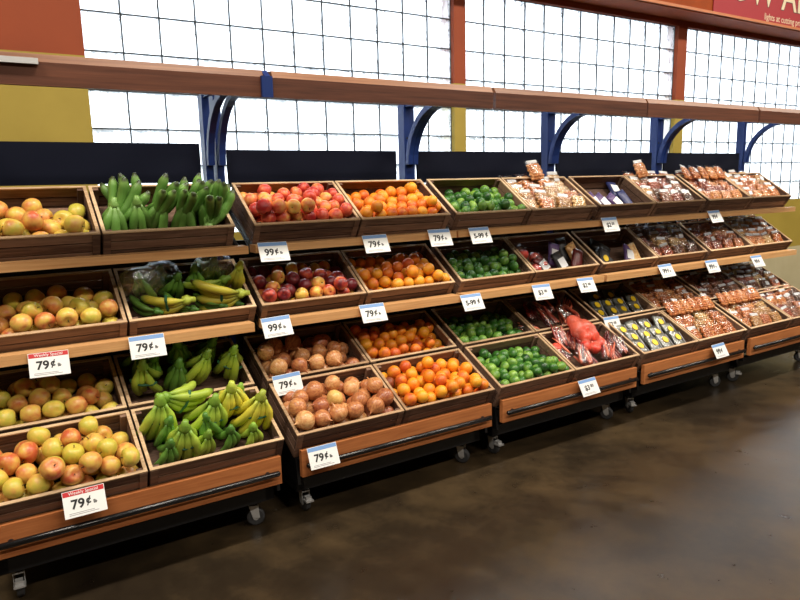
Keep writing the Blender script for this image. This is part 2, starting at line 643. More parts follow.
def shelf_plate(P, t, back, half, name):
    m = MB()
    M = Matrix.Translation((0, P[0], P[1])) @ Matrix.Rotation(t, 4, 'X')
    m.box(-half, half, -.005, back, -.018, -.002, M)
    return m.mesh(name, 'black_steel')


plT_me = shelf_plate(LV['T']['P'], LV['T']['t'], .40, .585, 'shelf_plate')
plM_me = shelf_plate(LV['M']['P'], LV['M']['t'], .39, .585, 'shelf_plate')
plB_me = shelf_plate(LV['B']['P'], LV['B']['t'], .76, .572, 'deck_plate')


def shelf_arm(y0, z0, y1, z1, h=.05):
    return MB().prism([(y0, z0), (y1, z1 - h), (y1, z1), (y0, z0 + .02)], -.008, .008).mesh('shelf_bracket', 'black_steel')


saT_me = shelf_arm(-.90, 1.265, -.45, 1.545, .09)
saM_me = shelf_arm(-.93, .893, -.45, 1.19, .09)
base_me = (MB().box(-.56, .56, -1.20, -1.16, .14, .20).box(-.56, .56, -.50, -.44, .12, .20)
           .box(-.56, -.52, -1.20, -.44, .14, .20).box(.52, .56, -1.20, -.44, .14, .20)
           .box(-.52, .52, -1.0, -.96, .14, .20)).mesh('base_frame', 'black_steel')
side_me = MB().prism([(-1.255, .20), (-.47, .20), (-.47, .70), (-1.235, .335)], -.008, .008).mesh('side_panel', 'black_steel')


def caster_meshes():
    wheel = MB().tube([(-.014, 0, .042), (-.010, 0, .042), (.010, 0, .042), (.014, 0, .042)], [.036, .042, .042, .036], 16).mesh('wheel', 'caster_rubber')
    hub = MB().tube([(-.016, 0, .042), (.016, 0, .042)], .014, 10).mesh('hub', 'zinc')
    fork = (MB().prism([(-.018, .04), (.014, .04), (.03, .10), (-.012, .10)], -.021, -.018)
            .prism([(-.018, .04), (.014, .04), (.03, .10), (-.012, .10)], .018, .021).box(-.022, .022, -.014, .03, .098, .104)).mesh('fork', 'zinc')
    plate = MB().tube([(0, .01, .104), (0, .01, .118)], .02, 10).box(-.03, .03, -.025, .045, .118, .14).mesh('mount_plate', 'black_steel')
    brake = MB().box(-.02, .02, -.062, -.02, .062, .07).box(-.014, .014, -.05, -.02, .07, .085).mesh('brake_pedal', 'zinc')
    return dict(wheel=wheel, fork=fork, mount_plate=plate), hub, brake


CM, HUBM, BRAKEM = caster_meshes()
UNIT_LABEL = ['mobile wooden produce stand holding the apples and bananas', 'mobile wooden produce stand holding oranges and onions',
              'mobile wooden produce stand holding limes and dried chilies', 'mobile wooden produce stand with the yellow-stickered packs, second from the end',
              'mobile wooden produce stand of snack bags at the far end of the row']
for b, cx in enumerate(BX):
    u = empty('produce_display_unit', Matrix.Translation((cx, 0, 0)))
    tag(u, UNIT_LABEL[b], 'display stand', 'row of produce display stands')
    for s in (-1, 1):
        inst('upright', up_me, u, loc=(s * .588, -.43, 0))
        inst('curved_bracket', br_me, u, loc=(s * .588, 0, 0))
        inst('canopy_arm', arm_me, u, loc=(s * .588, 0, 0))
        for z in (1.70, 1.86):
            inst('bolt', cap_me, u, Matrix.Translation((s * .588, -.467, z)) @ Matrix.Scale(.5, 4) @ Matrix.Translation((0, 1.303, -.312)))
        inst('shelf_bracket', saT_me, u, loc=(s * .575, 0, 0))
        inst('shelf_bracket', saM_me, u, loc=(s * .575, 0, 0))
        inst('side_panel', side_me, u, loc=(s * .565, 0, 0))
        inst('tube_mount', cap_me, u, loc=(s * .5, 0, 0))
    vz = Matrix.Identity(4)
    v_ = inst('valance', val_me, u, loc=(0, 0, 0))
    inst('valance_trim', trim_me, v_)
    inst('back_panel', panel_me, u, loc=(.035 if b == 0 else 0, 0, .03 if b == 0 else 0))
    inst('back_panel', panel2_me, u)
    inst('shelf_lip', lipT_me, u)
    inst('shelf_lip', lipM_me, u)
    inst('shelf_plate', plT_me, u); inst('shelf_plate', plM_me, u); inst('deck_plate', plB_me, u)
    fb = inst('front_board', board_me, u)
    inst('bumper_tube', tube_me, u)
    inst('base_frame', base_me, u)
    for sx in (-1, 1):
        for y in (-1.13, -.52):
            turn = RND.uniform(-.5, .5) + (0.0 if sx < 0 else .9)
            c = empty('caster', Matrix.Identity(4))
            c.parent = u
            c.matrix_basis = Matrix.Translation((sx * .49, y, 0)) @ Matrix.Rotation(turn, 4, 'Z')
            for nme, me in CM.items():
                inst(nme, me, c)
            inst('hub', HUBM, c)
            if sx < 0:
                inst('brake_pedal', BRAKEM, c)
# blue end strap where the first two canopies meet
st = MB().box(.478, .526, -1.285, -1.25, 1.950, 2.036)
st.prism([(-1.285, 2.036), (-1.25, 2.036), (-.80, 2.118), (-.80, 2.135), (-1.25, 2.062)], .492, .516)
tag(st.build('canopy_strap', 'blue_steel'), 'blue strap clipped over the joint between two wooden canopy boards', 'strap')
lt = MB().box(-.62, -.337, -1.290, -1.273, 2.022, 2.042)
tag(lt.build('label_holder', 'zinc'), 'shiny metal label holder on the canopy board above the apples', 'label holder')

# ------------------------------------------------------------------ crates
TH = .012
sl = .042; gp = .0065
slatF = MB().box(0, CW - .002, 0, TH, 0, sl).mesh('slat', 'crate_wood')
slatS = MB().box(0, TH, 0, D - 2 * TH, 0, sl).mesh('slat', 'crate_wood')
postm = MB().box(0, .026, 0, .016, 0, H - .006).mesh('corner_post', 'crate_wood')
FLOORZ = .030       # the slatted base sits a little above the lower edge
floorm = MB().box(TH, CW - TH - .002, TH, D - TH, FLOORZ, FLOORZ + .008).mesh('crate_floor', 'crate_wood')
rimm = (MB().box(-.002, CW, -.002, .012, H - .006, H).box(-.002, CW, D - .012, D + .002, H - .006, H)
        .box(-.002, .012, .012, D - .012, H - .006, H).box(CW - .014, CW, .012, D - .012, H - .006, H)).mesh('rim', 'crate_rim')
battm = MB().box(-.0, .030, -.004, 0, .002, H - .007).mesh('batten', 'crate_wood')


def crate_matrix(lv, col):
    b, k_ = divmod(col, 2)
    q = LV[lv]
    x = BX[b] + SHIFT.get((lv, b), 0.0) + (-.5835 if k_ == 0 else .0055)
    return Matrix.Translation((x, q['P'][0], q['P'][1])) @ Matrix.Rotation(q['t'], 4, 'X')


CRATES = {}
LVN = {'T': 'on the top shelf', 'M': 'on the middle shelf', 'R': 'at the back of the bottom deck', 'B': 'at the front of the bottom deck'}
CONT = {'T': ['yellow-red apples', 'green plantains', 'red-orange apples', 'oranges', 'limes', 'tan snack bags', 'four purple packets', 'mixed nut bags', 'orange snack bags', 'snack bags, farthest'],
        'M': ['yellow-red apples', 'yellow bananas', 'dark red and orange apples', 'oranges', 'limes', 'bagged tomatoes', 'a few dark packets', 'dark nut bags', 'red-brown nut bags', 'white-labelled bags, farthest'],
        'R': ['yellow-red apples', 'green bananas', 'onions', 'oranges', 'limes', 'dried chilies', 'yellow-stickered packs', 'red-brown nut bags', 'dark nut bags', 'white-labelled bags, farthest'],
        'B': ['yellow-red apples', 'yellow-green bananas', 'onions', 'oranges', 'limes', 'dried chilies', 'yellow-stickered packs', 'orange snack bags', 'second-last snack bags', 'dark snack bags, farthest']}
for lv in 'TMRB':
    for col in range(10):
        M = crate_matrix(lv, col)
        CRATES[lv, col] = M @ Matrix.Translation((0, 0, FLOORZ))      # produce rests on the base
        o = empty('wooden_crate', M)
        tag(o, 'slatted wooden crate of %s %s' % (CONT[lv][col], LVN[lv]), 'crate', 'slatted wooden produce crates')
        for i in range(3):
            z = i * (sl + gp) + .0
            zz = min(z, H - .006 - sl)
            inst('slat', slatF, o, loc=(0.001, 0, zz))
            inst('slat', slatF, o, loc=(0.001, D - TH, zz))
            inst('slat', slatS, o, loc=(0.001, TH, zz))
            inst('slat', slatS, o, loc=(CW - TH - .001, TH, zz))
        for x in (TH + .001, CW - TH - .027):
            inst('corner_post', postm, o, loc=(x, TH, 0))
            inst('corner_post', postm, o, loc=(x, D - TH - .016, 0))
        for x in (0.001, CW - .031):
            inst('batten', battm, o, loc=(x, 0, 0))
        inst('crate_floor', floorm, o)
        inst('rim', rimm, o)

# ------------------------------------------------------------------ produce meshes


def apple_profile(n=13):
    pr = []
    for i in range(n + 1):
        a = PI * i / n
        r = math.sin(a) * (.98 + .09 * math.cos(a))
        z = 1.0 * math.cos(a) - .32 * math.exp(-(a / .38) ** 2) + .2 * math.exp(-((PI - a) / .34) ** 2)
        pr.append((0 if i in (0, n) else r, z))
    return pr


def round_profile(n=11, squash=.96, dim=.05, nip=0.0, longer=1.0):
    pr = []
    for i in range(n + 1):
        a = PI * i / n
        z = squash * longer * math.cos(a) - dim * math.exp(-(a / .25) ** 2) + nip * math.exp(-(a / .3) ** 2) - nip * .7 * math.exp(-((PI - a) / .3) ** 2)
        pr.append((0 if i in (0, n) else math.sin(a), z))
    return pr


def onion_profile(n=12):
    pr = [(0, 1.42), (.05, 1.40), (.075, 1.25), (.11, 1.08)]
    for i in range(2, n):
        a = PI * i / n
        pr.append((math.sin(a), .92 * math.cos(a) + (.06 if i == 2 else 0)))
    pr += [(.12, -.95), (.06, -.99), (0, -.98)]
    return pr


APPLE = {m: lathe('apple', apple_profile(), m) for m in ('apple_yellow_skin', 'apple_red_skin', 'apple_mixed_skin')}
ORANGE = lathe('orange', round_profile(), 'orange_peel')
ORANGE_B = lathe('orange', round_profile(), 'orange_bruised_peel')
LIME = lathe('lime', round_profile(11, 1.0, 0, .12, 1.06), 'lime_peel')
LIME_Y = lathe('lime', round_profile(11, 1.0, 0, .12, 1.06), 'lime_yellow_peel')
ONION = lathe('onion', onion_profile(), 'onion_skin')
ONION_P = lathe('onion', onion_profile(), 'onion_pale_skin')
TOMATO = lathe('tomato', apple_profile(), 'tomato_skin')
STEM = MB().tube([(0, 0, .5), (.02, 0, .7), (.07, .02, .95)], [.05, .04, .055], 6).mesh('stem', 'stem_brown', True)


def settle(n, r, t, seed, slope=17, rows_bias=0.0, jit=.06):
    """drop n spheres into a crate: returns local centres and radii (crate axes)"""
    rs = np.random.RandomState(seed)
    R = r * (1 + rs.uniform(-jit, jit, n))
    lo = np.array([TH + .001, TH + .001, .009]); hi = np.array([CW - TH - .003, D - TH - .001, 10])
    gx = rs.uniform(lo[0] + r, hi[0] - r, n)
    gy = lo[1] + r + (hi[1] - lo[1] - 2 * r) * rs.uniform(0, 1, n) ** (1.3 + rows_bias)
    P = np.stack([gx, gy, lo[2] + r + rs.uniform(0, .13, n)], 1)
    ang = math.radians(slope)
    g = np.array([0, -math.sin(ang), -math.cos(ang)])
    iters = 340
    for it in range(iters):
        st = .0035 * (1 - it / iters) ** 1.0
        P = P + g * st
        for _ in range(3):
            d = P[:, None, :] - P[None, :, :]
            L = np.sqrt((d ** 2).sum(-1)) + 1e-9
            ov = (R[:, None] + R[None, :]) * .985 - L
            np.fill_diagonal(ov, 0)
            ov = np.clip(ov, 0, None)
            P = P + ((d / L[..., None]) * (ov * .27)[..., None]).sum(1)
            P = np.maximum(P, lo + R[:, None])
            P[:, :2] = np.minimum(P[:, :2], (hi - R[:, None])[:, :2])
    return P, R


def rand_rot(rs, upright=0.0):
    e = Euler((rs.uniform(-PI, PI) * (1 - upright), rs.uniform(-PI, PI) * (1 - upright), rs.uniform(-PI, PI)))
    return e.to_matrix().to_4x4()


FR = np.random.RandomState(77)


ORD = ['first', 'second', 'third', 'fourth', 'fifth', 'sixth', 'seventh', 'eighth', 'ninth', 'tenth', 'eleventh', 'twelfth', 'thirteenth',
       'fourteenth', 'fifteenth', 'sixteenth', 'seventeenth', 'eighteenth', 'nineteenth', 'twentieth']
ROWN = ['front row', 'second row', 'third row', 'fourth row', 'fifth row', 'sixth row', 'seventh row', 'eighth row']
CAMP = np.array((-0.5743, -3.9971, 1.5820))
PLACE = {'T': 'top', 'M': 'middle', 'R': 'back bottom', 'B': 'front bottom'}


def seen_rows(Wp, P, R):
    """which fruits show from the aisle, and their row (by depth in the crate) and place in the row (from the left)"""
    d = Wp - CAMP
    dist = np.linalg.norm(d, axis=1)
    dn = d / dist[:, None]
    vis = []
    for i in range(len(P)):
        cov = False
        for j in range(len(P)):
            if j != i and dist[j] < dist[i] - .3 * R[i]:
                off = np.linalg.norm(d[j] - dn[i] * (d[j] @ dn[i]))
                if off < R[j] * .75:
                    cov = True
                    break
        if not cov:
            vis.append(i)
    rows = {}
    for i in vis:
        rows.setdefault(int((P[i, 1] - TH) / (2.0 * R.mean())), []).append(i)
    out = {}
    for rn, key in enumerate(sorted(rows)):
        for k_, i in enumerate(sorted(rows[key], key=lambda q: P[q, 0])):
            out[i] = (ROWN[min(rn, 7)], ORD[min(k_, 19)])
    return out


def fill(lv, col, n, r, name, me0, crate, colours, seed, slope=17, stem=False, special=None, aspect=.06, tall=0.0, upright=.25):
    """colours: adjectives from unripe to ripe, matched to the ripeness that drives the skin"""
    M = CRATES[lv, col]
    P, R = settle(n, r, LV[lv]['t'], seed, slope)
    Wp = np.array([list(M @ Vector(p.tolist())) for p in P])
    rank = seen_rows(Wp, P, R)
    front_top = sorted(rank, key=lambda i: P[i, 1])
    spec = dict(zip([front_top[int(len(front_top) * f)] for f in (special[0] if special else [])], special[1] if special else []))
    grp = '%ss in the %s' % (name, crate)
    for i in range(n):
        me = me0
        ripe = float(FR.uniform(0, 1))
        adj = colours[min(len(colours) - 1, int(ripe * len(colours)))]
        if i in spec:
            me, lab = spec[i]
        elif i in rank:
            lab = '%s %s, %s, %s from left, in the %s' % (adj, name, rank[i][0], rank[i][1], crate)
        else:
            lab = '%s mostly hidden under the others in the %s' % (name, crate)
        sc = Matrix.Diagonal((R[i] * (1 + FR.uniform(-aspect, aspect)), R[i] * (1 + FR.uniform(-aspect, aspect)), R[i] * (1 + tall + FR.uniform(-aspect, aspect)), 1))
        o = inst(name, me, None, M @ Matrix.Translation(P[i].tolist()) @ rand_rot(FR, upright) @ sc)
        o.color = (ripe, ripe, ripe, 1)
        tag(o, lab, name, grp)
        if stem:
            inst('stem', STEM, o)


AY, AR, AM = APPLE['apple_yellow_skin'], APPLE['apple_red_skin'], APPLE['apple_mixed_skin']
for lv, n, sd in (('T', 28, 1), ('M', 32, 2), ('R', 34, 3), ('B', 46, 4)):
    fill(lv, 0, n, .0425, 'apple', AY, '%s yellow-apple crate' % PLACE[lv], ['greenish yellow', 'golden', 'red-blushed'], sd, stem=True, aspect=.07, tall=.02)
fill('T', 2, 70, .037, 'apple', AR, 'top red-apple crate', ['pale orange', 'orange-red', 'red'], 5, stem=True, slope=9)
fill('M', 2, 54, .037, 'apple', AM, 'middle red-apple crate', ['orange-yellow', 'orange-red', 'dark red'], 6, stem=True, slope=10)
for lv, n, sd in (('T', 68, 7), ('M', 64, 8), ('R', 64, 9), ('B', 78, 10)):
    spc = ([.35, .75], [(ORANGE_B, 'brown bruised orange nearer the front of the front bottom orange crate'), (ORANGE_B, 'brown spoiled orange towards the back of the front bottom orange crate')]) if lv == 'B' else None
    fill(lv, 3, n, .0345, 'orange', ORANGE, '%s orange crate' % PLACE[lv], ['yellow-orange', 'bright', 'deep reddish'], sd, special=spc, slope=11)
for lv, n, sd in (('T', 76, 11), ('M', 74, 12), ('R', 66, 13), ('B', 98, 14)):
    spc = ([.2], [(LIME_Y, 'pale yellow lime lying among green limes in the %s lime crate' % PLACE[lv])]) if lv in 'MB' else None
    fill(lv, 4, n, .029, 'lime', LIME, '%s lime crate' % PLACE[lv], ['dark green', 'green', 'light green'], sd, special=spc, slope=11)
for lv, n, sd in (('R', 34, 15), ('B', 38, 16)):
    spc = ([.6], [(ONION_P, 'pale yellow onion at the back of the front bottom onion crate')]) if lv == 'B' else None
    fill(lv, 2, n, .0445, 'onion', ONION, '%s onion crate' % PLACE[lv], ['tan', 'brown', 'reddish brown'], sd, special=spc, aspect=.06)

# ------------------------------------------------------------------ bananas


def banana_mesh(mat, length=.19, rad=.0185, bend=1.15):
    n, seg = 11, 8
    v = []; f = []; al = []
    Rr = length / bend
    for i in range(n + 1):
        s_ = i / n
        a = bend * s_
        c = Vector((Rr * (1 - math.cos(a)), 0, -Rr * math.sin(a)))
        nx = Vector((math.cos(a), 0, math.sin(a))); ny = Vector((0, 1, 0))
        if s_ < .12:
            r = rad * (.38 + .1 * s_ / .12)
        elif s_ < .3:
            r = rad * (.48 + .52 * math.sin((s_ - .12) / .18 * PI / 2))
        elif s_ < .82:
            r = rad
        elif s_ < .96:
            r = rad * (1 - .62 * ((s_ - .82) / .14) ** 1.6)
        else:
            r = rad * .3
        for q in range(seg):
            an = 2 * PI * q / seg
            rr = r * (1 + .06 * math.cos(5 * an))
            v.append(tuple(c + nx * math.cos(an) * rr + ny * math.sin(an) * rr)); al.append(s_)
    for i in range(n):
        for q in range(seg):
            a0 = i * seg + q; a1 = i * seg + (q + 1) % seg
            f.append((a0, a0 + seg, a1 + seg, a1))
    f.append(tuple(range(seg))); f.append(tuple(n * seg + q for q in reversed(range(seg))))
    me = mesh_from('banana', v, f, mat, True)
    at = me.attributes.new('along', 'FLOAT', 'POINT')
    at.data.foreach_set('value', al)
    return me


BM = {m: [banana_mesh(m, .20, .0185, b) for b in (.95, 1.25)] for m in ('banana_yellow', 'banana_turning', 'banana_green')}
BM['plantain_green'] = [banana_mesh('plantain_green', .21, .0225, b) for b in (.55, .9)]
CROWN = {m: MB().tube([(0, .004, -.022), (0, .004, .0), (0, .004, .016), (.003, .006, .032)], [.020, .024, .014, .011], 8).mesh('crown', m, True) for m in BM}
TAPE = MB()
TAPE = TAPE.tube([(-.056, -.006, -.080), (-.042, -.024, -.082), (.0, -.031, -.084), (.042, -.024, -.082), (.056, -.006, -.080)], .006, 6).mesh('tape_label', 'tape_green')
WRAP = None


def bag_mesh():
    me = bpy.data.meshes.new('plastic_bag')
    bm = bmesh.new()
    bmesh.ops.create_icosphere(bm, subdivisions=3, radius=1.0)
    rs = np.random.RandomState(3)
    for v in bm.verts:
        v.co = Vector((v.co.x * .115, v.co.y * .075, v.co.z * .13 - .08)) * (1 + rs.uniform(-.10, .06))
    bm.to_mesh(me); bm.free()
    me.materials.append(MATS['bag_film'])
    return me


BAG = bag_mesh()


def bunch(lv, col, pos, rot, mat, nf, label, group=None, tape=True, bag=False, scale=1.0):
    M = CRATES[lv, col] @ Matrix.Translation(pos) @ Euler(rot, 'XYZ').to_matrix().to_4x4() @ Matrix.Scale(scale, 4)
    o = empty('banana_bunch', M)
    tag(o, label, 'bananas', group)
    front = (nf + 1) // 2 if nf > 4 else nf
    for i in range(nf):
        two = i >= front
        k_ = i - front if two else i
        cnt = nf - front if two else front
        fan = k_ - (cnt - 1) / 2
        M2 = (Matrix.Translation((fan * .012, .016 if two else -.006, -.012)) @ Matrix.Rotation(-fan * .29 + RND.uniform(-.05, .05), 4, 'Y')
              @ Matrix.Rotation((.10 if two else -.34) + RND.uniform(-.06, .06), 4, 'X') @ Matrix.Rotation(PI / 2 + RND.uniform(-.2, .2) + fan * .25, 4, 'Z')
              @ Matrix.Scale(RND.uniform(.92, 1.05), 4))
        inst('banana', BM[mat][RND.randint(0, 1)], o, M2)
    inst('crown', CROWN[mat], o)
    if tape:
        inst('tape_label', TAPE, o)
    if bag:
        inst('plastic_bag', BAG, o)
    return o


def ranks(items):
    """place of each (x, y) from the left"""
    o = sorted(range(len(items)), key=lambda i: items[i][0])
    return {i: ORD[k_] for k_, i in enumerate(o)}


# top shelf: green plantains, the back ones tips up, the front ones hanging tips forward
pl = [(.07, .24, 1), (.15, .26, 1), (.25, .25, 1), (.36, .24, 1), (.42, .27, 1), (.51, .21, 1), (.48, .17, 1)]
for i, (x, y, _) in enumerate(pl):
    bunch('T', 1, (x, max(.07, y - .09), .045 + RND.uniform(0, .02)), (PI - .3 + RND.uniform(-.3, .2), RND.uniform(-.75, .75) * (.3 if not .1 < x < .48 else 1), RND.uniform(-.9, .9)), 'plantain_green', RND.choice([4, 5, 5]),
          'plantain cluster standing tips up in the top crate, %s from left' % ranks(pl)[i], 'green plantain clusters on the top shelf', tape=False)
pf = [(.07, .15), (.17, .16), (.28, .16), (.38, .14), (.46, .17)]
for i, (x, y) in enumerate(pf):
    bunch('T', 1, (x, y, .155 + RND.uniform(-.01, .02)), (-.2 + RND.uniform(-.2, .2), RND.uniform(-.3, .3), RND.uniform(-.4, .4)), 'plantain_green', RND.choice([5, 6]),
          'plantain cluster drooping over the front of the top crate, %s from left' % ranks(pf)[i], 'green plantain clusters on the top shelf', tape=False, scale=.95)
# middle shelf: two yellow hands lying in front, bagged green ones behind
bunch('M', 1, (.275, .095, .11), (.30, 1.30, .05), 'banana_yellow', 3, 'yellow bananas lying in the front corner of the middle crate, by yellow apples', None, scale=1.1)
bunch('M', 1, (.535, .095, .115), (.30, 1.38, .05), 'banana_yellow', 4, 'yellow bananas lying at the front of the middle crate, by the red apples', scale=1.15)
bunch('M', 1, (.47, .17, .15), (.4, .9, .2), 'banana_turning', 4, 'yellow-green bananas lying on the plastic bag in the middle crate', None, False)
bunch('M', 1, (.545, .20, .20), (.1, .1, -.3), 'banana_yellow', 3, 'yellow bananas hanging in the back corner of the middle banana crate', None, False)
bg_ = [(.07, .19, .20), (.33, .21, .20), (.43, .24, .21), (.19, .28, .15), (.25, .20, .17)]
for i, (x, y, z) in enumerate(bg_):
    bunch('M', 1, (x, y, z), (.25, RND.uniform(-.3, .3), RND.uniform(-.3, .3)), 'banana_green', 5, 'green bananas in clear plastic behind the yellow ones, %s from left' % ranks(bg_)[i], 'bagged green bananas on the middle shelf', False, i in (0, 2, 3), .95)
bu = [(.14, .07), (.30, .06), (.44, .06), (.52, .06)]
for i, (x, y) in enumerate(bu):
    bunch('M', 1, (x, y + .02, .065), (.9, 1.3, .1), 'banana_green', 3, 'green bananas beneath the yellow bunches in the middle crate, %s from left' % ranks(bu)[i], 'green bananas under the yellow ones', False, scale=.8)
# back of the bottom deck
bb = [(.08, .13, .22, 'banana_turning'), (.15, .20, .20, 'banana_green'), (.25, .15, .18, 'banana_green'), (.27, .25, .22, 'banana_green'), (.38, .14, .22, 'banana_turning'),
      (.44, .25, .20, 'banana_green'), (.51, .14, .22, 'banana_turning'), (.09, .27, .18, 'banana_green')]
for i, (x, y, z, m) in enumerate(bb):
    bunch('R', 1, (x, y, z), (-.05 + .25 * RND.random(), RND.uniform(-.35, .35), RND.uniform(-.6, .6)), m, 6, 'green banana bunch in the shaded back bottom crate, %s from left' % ranks(bb)[i], 'green banana bunches at the back of the bottom deck', i % 3 == 0, scale=1.05)
# front of the bottom deck
FB = [(.095, .25, .24, .12, 'banana_turning', 4, 'leaning taped banana bunch in the back corner of the front banana crate, by the apples'),
      (.12, .29, .22, -1.15, 'banana_turning', 5, 'yellow-green banana bunch on its side behind the front bunches'),
      (.165, .12, .19, 0, 'banana_turning', 8, 'low banana bunch at the front of the front banana crate, closest to the apples'),
      (.315, .20, .23, .1, 'banana_turning', 8, 'taped banana bunch in the middle of the front banana crate'),
      (.40, .23, .26, -.15, 'banana_yellow', 8, 'tallest yellow-green banana bunch standing in the front banana crate'),
      (.515, .16, .24, .15, 'banana_yellow', 8, 'taped banana bunch in the front crate corner nearest to the onions')]
for x, y, z, ry, m, nf, lab in FB:
    bunch('B', 1, (x, y, z), (.0, ry, RND.uniform(-.2, .2)), m, nf, lab, 'banana bunches at the front of the bottom deck', True, scale=1.12)
sb_ = [(.10, .09, .14), (.26, .09, .145), (.36, .09, .145), (.46, .08, .14), (.27, .17, .17), (.46, .28, .20), (.12, .19, .17)]
for i, (x, y, z) in enumerate(sb_):
    bunch('B', 1, (x, y, z), (.15, RND.uniform(-.25, .25), RND.uniform(-.4, .4)), 'banana_turning' if i % 2 else 'banana_green', 5,
          'small green bunch tucked between the taped bunches, front banana crate, %s from left' % ranks(sb_)[i], 'small green bunches in the front banana crate', False, scale=.9)

# ------------------------------------------------------------------ packaged goods


def pouch(w_, l_, th, nx=6, ny=8, bulge=1.0, seed=0, lump=0.0):
    """pillow pouch in local x (width), y (up its length), z (thickness), sealed at both ends"""
    rs = np.random.RandomState(seed)
    top = {}; bot = {}
    v = []; f = []
    for j in range(ny + 1):
        for i in range(nx + 1):
            a, b = i / nx, j / ny
            e = (max(0, 1 - abs(2 * a - 1) ** 3) * max(0, 1 - abs(2 * b - 1) ** 4)) ** .6
            x = (a - .5) * w_ * (1 - .05 * math.sin(PI * b)); y = b * l_
            z = th * .5 * e * bulge
            top[i, j] = len(v); v.append((x, y, z + (rs.uniform(-lump, lump) if e > .3 else 0)))
            if i in (0, nx) or j in (0, ny):
                bot[i, j] = top[i, j]
            else:
                bot[i, j] = len(v); v.append((x, y, -z))
    for j in range(ny):
        for i in range(nx):
            f.append((top[i, j], top[i + 1, j], top[i + 1, j + 1], top[i, j + 1]))
            f.append((bot[i, j], bot[i, j + 1], bot[i + 1, j + 1], bot[i + 1, j]))
    return v, f


PW, PL, PT = .128, .150, .040


def contents_mesh(mat, seed):
    """a bagful of little pieces packed in pouch shape: one mesh"""
    rs = np.random.RandomState(seed)
    bm = bmesh.new()
    cols, rows = 7, 7
    for j in range(rows):
        for i in range(cols):
            for s_ in (1, -1):
                a = (i + .5 + (.25 if j % 2 else -.25)) / cols; b = (j + .5) / rows
                e = (max(0, 1 - abs(2 * a - 1) ** 3) * max(0, 1 - abs(2 * b - 1) ** 4)) ** .6
                r = .0105 * rs.uniform(.8, 1.2)
                z = s_ * max(0, PT * .5 * e - r * .8)
                M = Matrix.Translation(((a - .5) * PW * .88, .008 + b * PL * .76, z)) @ Euler(rs.uniform(-3, 3, 3)).to_matrix().to_4x4() @ Matrix.Diagonal((r * 1.25, r, r * .75, 1))
                bmesh.ops.create_icosphere(bm, subdivisions=1, radius=1.0, matrix=M)
    me = bpy.data.meshes.new('contents')
    bm.to_mesh(me); bm.free()
    me.materials.append(MATS[mat])
    return me


CONTM = {m: [contents_mesh(m, s_) for s_ in (1, 2)] for m in ('nut_orange', 'nut_tan', 'nut_dark', 'nut_red')}
fv, ff = pouch(PW, PL, PT * 1.12)
FILM = mesh_from('film', fv, ff, 'clear_film', True)
LABELM = {}
for c_ in ('label_white', 'label_blue', 'label_purple'):
    LABELM[c_] = MB().box(-.046, .046, .128, .149, -.0035, .0035).mesh('header_label', c_)
FACELAB = MB().box(-.024, .024, .065, .100, PT * .56, PT * .56 + .0015).mesh('face_label', 'label_white')


def snack_bag(M, mat, label, group, header='label_white', face=False, sub=''):
    o = empty('snack_bag', M)
    tag(o, label, 'snack bag', group)
    c = inst('contents', CONTM[mat][RND.randint(0, 1)], o)
    c['kind'] = 'stuff'
    inst('film', FILM, o)
    if header:
        inst('header_label', LABELM[header], o)
    if face:
        inst('face_label', FACELAB, o)
    return o


def bag_rows(lv, col, desc, crate, mats, nx=4, rows=5, lean=27, hdr=.5, face=.0, y0=.022, dy=.066):
    M = CRATES[lv, col]
    for j in range(rows):
        for i in range(nx):
            x = TH + .066 + (CW - 2 * TH - .132) * i / max(1, nx - 1)
            a = math.radians(lean + RND.uniform(-5, 5))
            L = (Matrix.Translation((x + RND.uniform(-.007, .007), y0 + j * dy, .046 + RND.uniform(-.004, .006))) @ Matrix.Rotation(a, 4, 'X')
                 @ Matrix.Rotation(RND.uniform(-.16, .16), 4, 'Z') @ Matrix.Scale(RND.uniform(.92, 1.0), 4))
            lab = '%s, %s, %s from left, %s' % (desc, ROWN[j], ORD[i], crate)
            snack_bag(M @ L, RND.choice(mats), lab, '%s in the %s' % (desc, crate), 'label_white' if RND.random() < hdr else None, RND.random() < face)


NO, NT_, ND, NR = 'nut_orange', 'nut_tan', 'nut_dark', 'nut_red'
bag_rows('T', 5, 'bag of golden snacks', 'top crate by the limes', [NO, NT_, NT_], hdr=.4, face=.06)
bag_rows('T', 7, 'bag of mixed nuts', 'top crate of the fourth stand', [ND, NT_, NR], hdr=.5, face=.15)
bag_rows('T', 8, 'bag of orange snacks', 'second-last top crate', [NO, NO, NR], hdr=.25, face=.05)
bag_rows('T', 9, 'snack bag', 'last top crate', [NO, NT_, NO], hdr=.5, face=.15)
bag_rows('M', 7, 'bag of dark nuts', 'middle crate of the fourth stand', [ND, ND, NT_, NR], hdr=.4, face=.1)
bag_rows('M', 8, 'bag of red-brown nuts', 'second-last middle crate', [NR, NO, NO], hdr=.4, face=.1)
bag_rows('M', 9, 'white-labelled snack bag', 'last middle crate', [NO, NO, NT_], hdr=1.0, face=.1)
bag_rows('R', 7, 'bag of red-brown nuts', 'back bottom crate, fourth stand', [NR, NO, NO], hdr=.3, face=.1)
bag_rows('R', 8, 'bag of dark nuts', 'second-last back bottom crate', [ND, NR], hdr=.5, face=.1)
bag_rows('R', 9, 'white-labelled dark bag', 'last back bottom crate', [ND, NR, NT_], hdr=1.0, face=.2)
bag_rows('B', 7, 'bag of orange snacks', 'front bottom crate, fourth stand', [NO, NO, NO, NT_], hdr=.12, rows=4)
bag_rows('B', 8, 'bag of orange snacks', 'second-last front bottom crate', [NO, NO, NT_], hdr=.15, rows=4)
bag_rows('B', 9, 'bag of dark snacks', 'last front bottom crate', [ND, NR, NO], hdr=.5, face=.2)

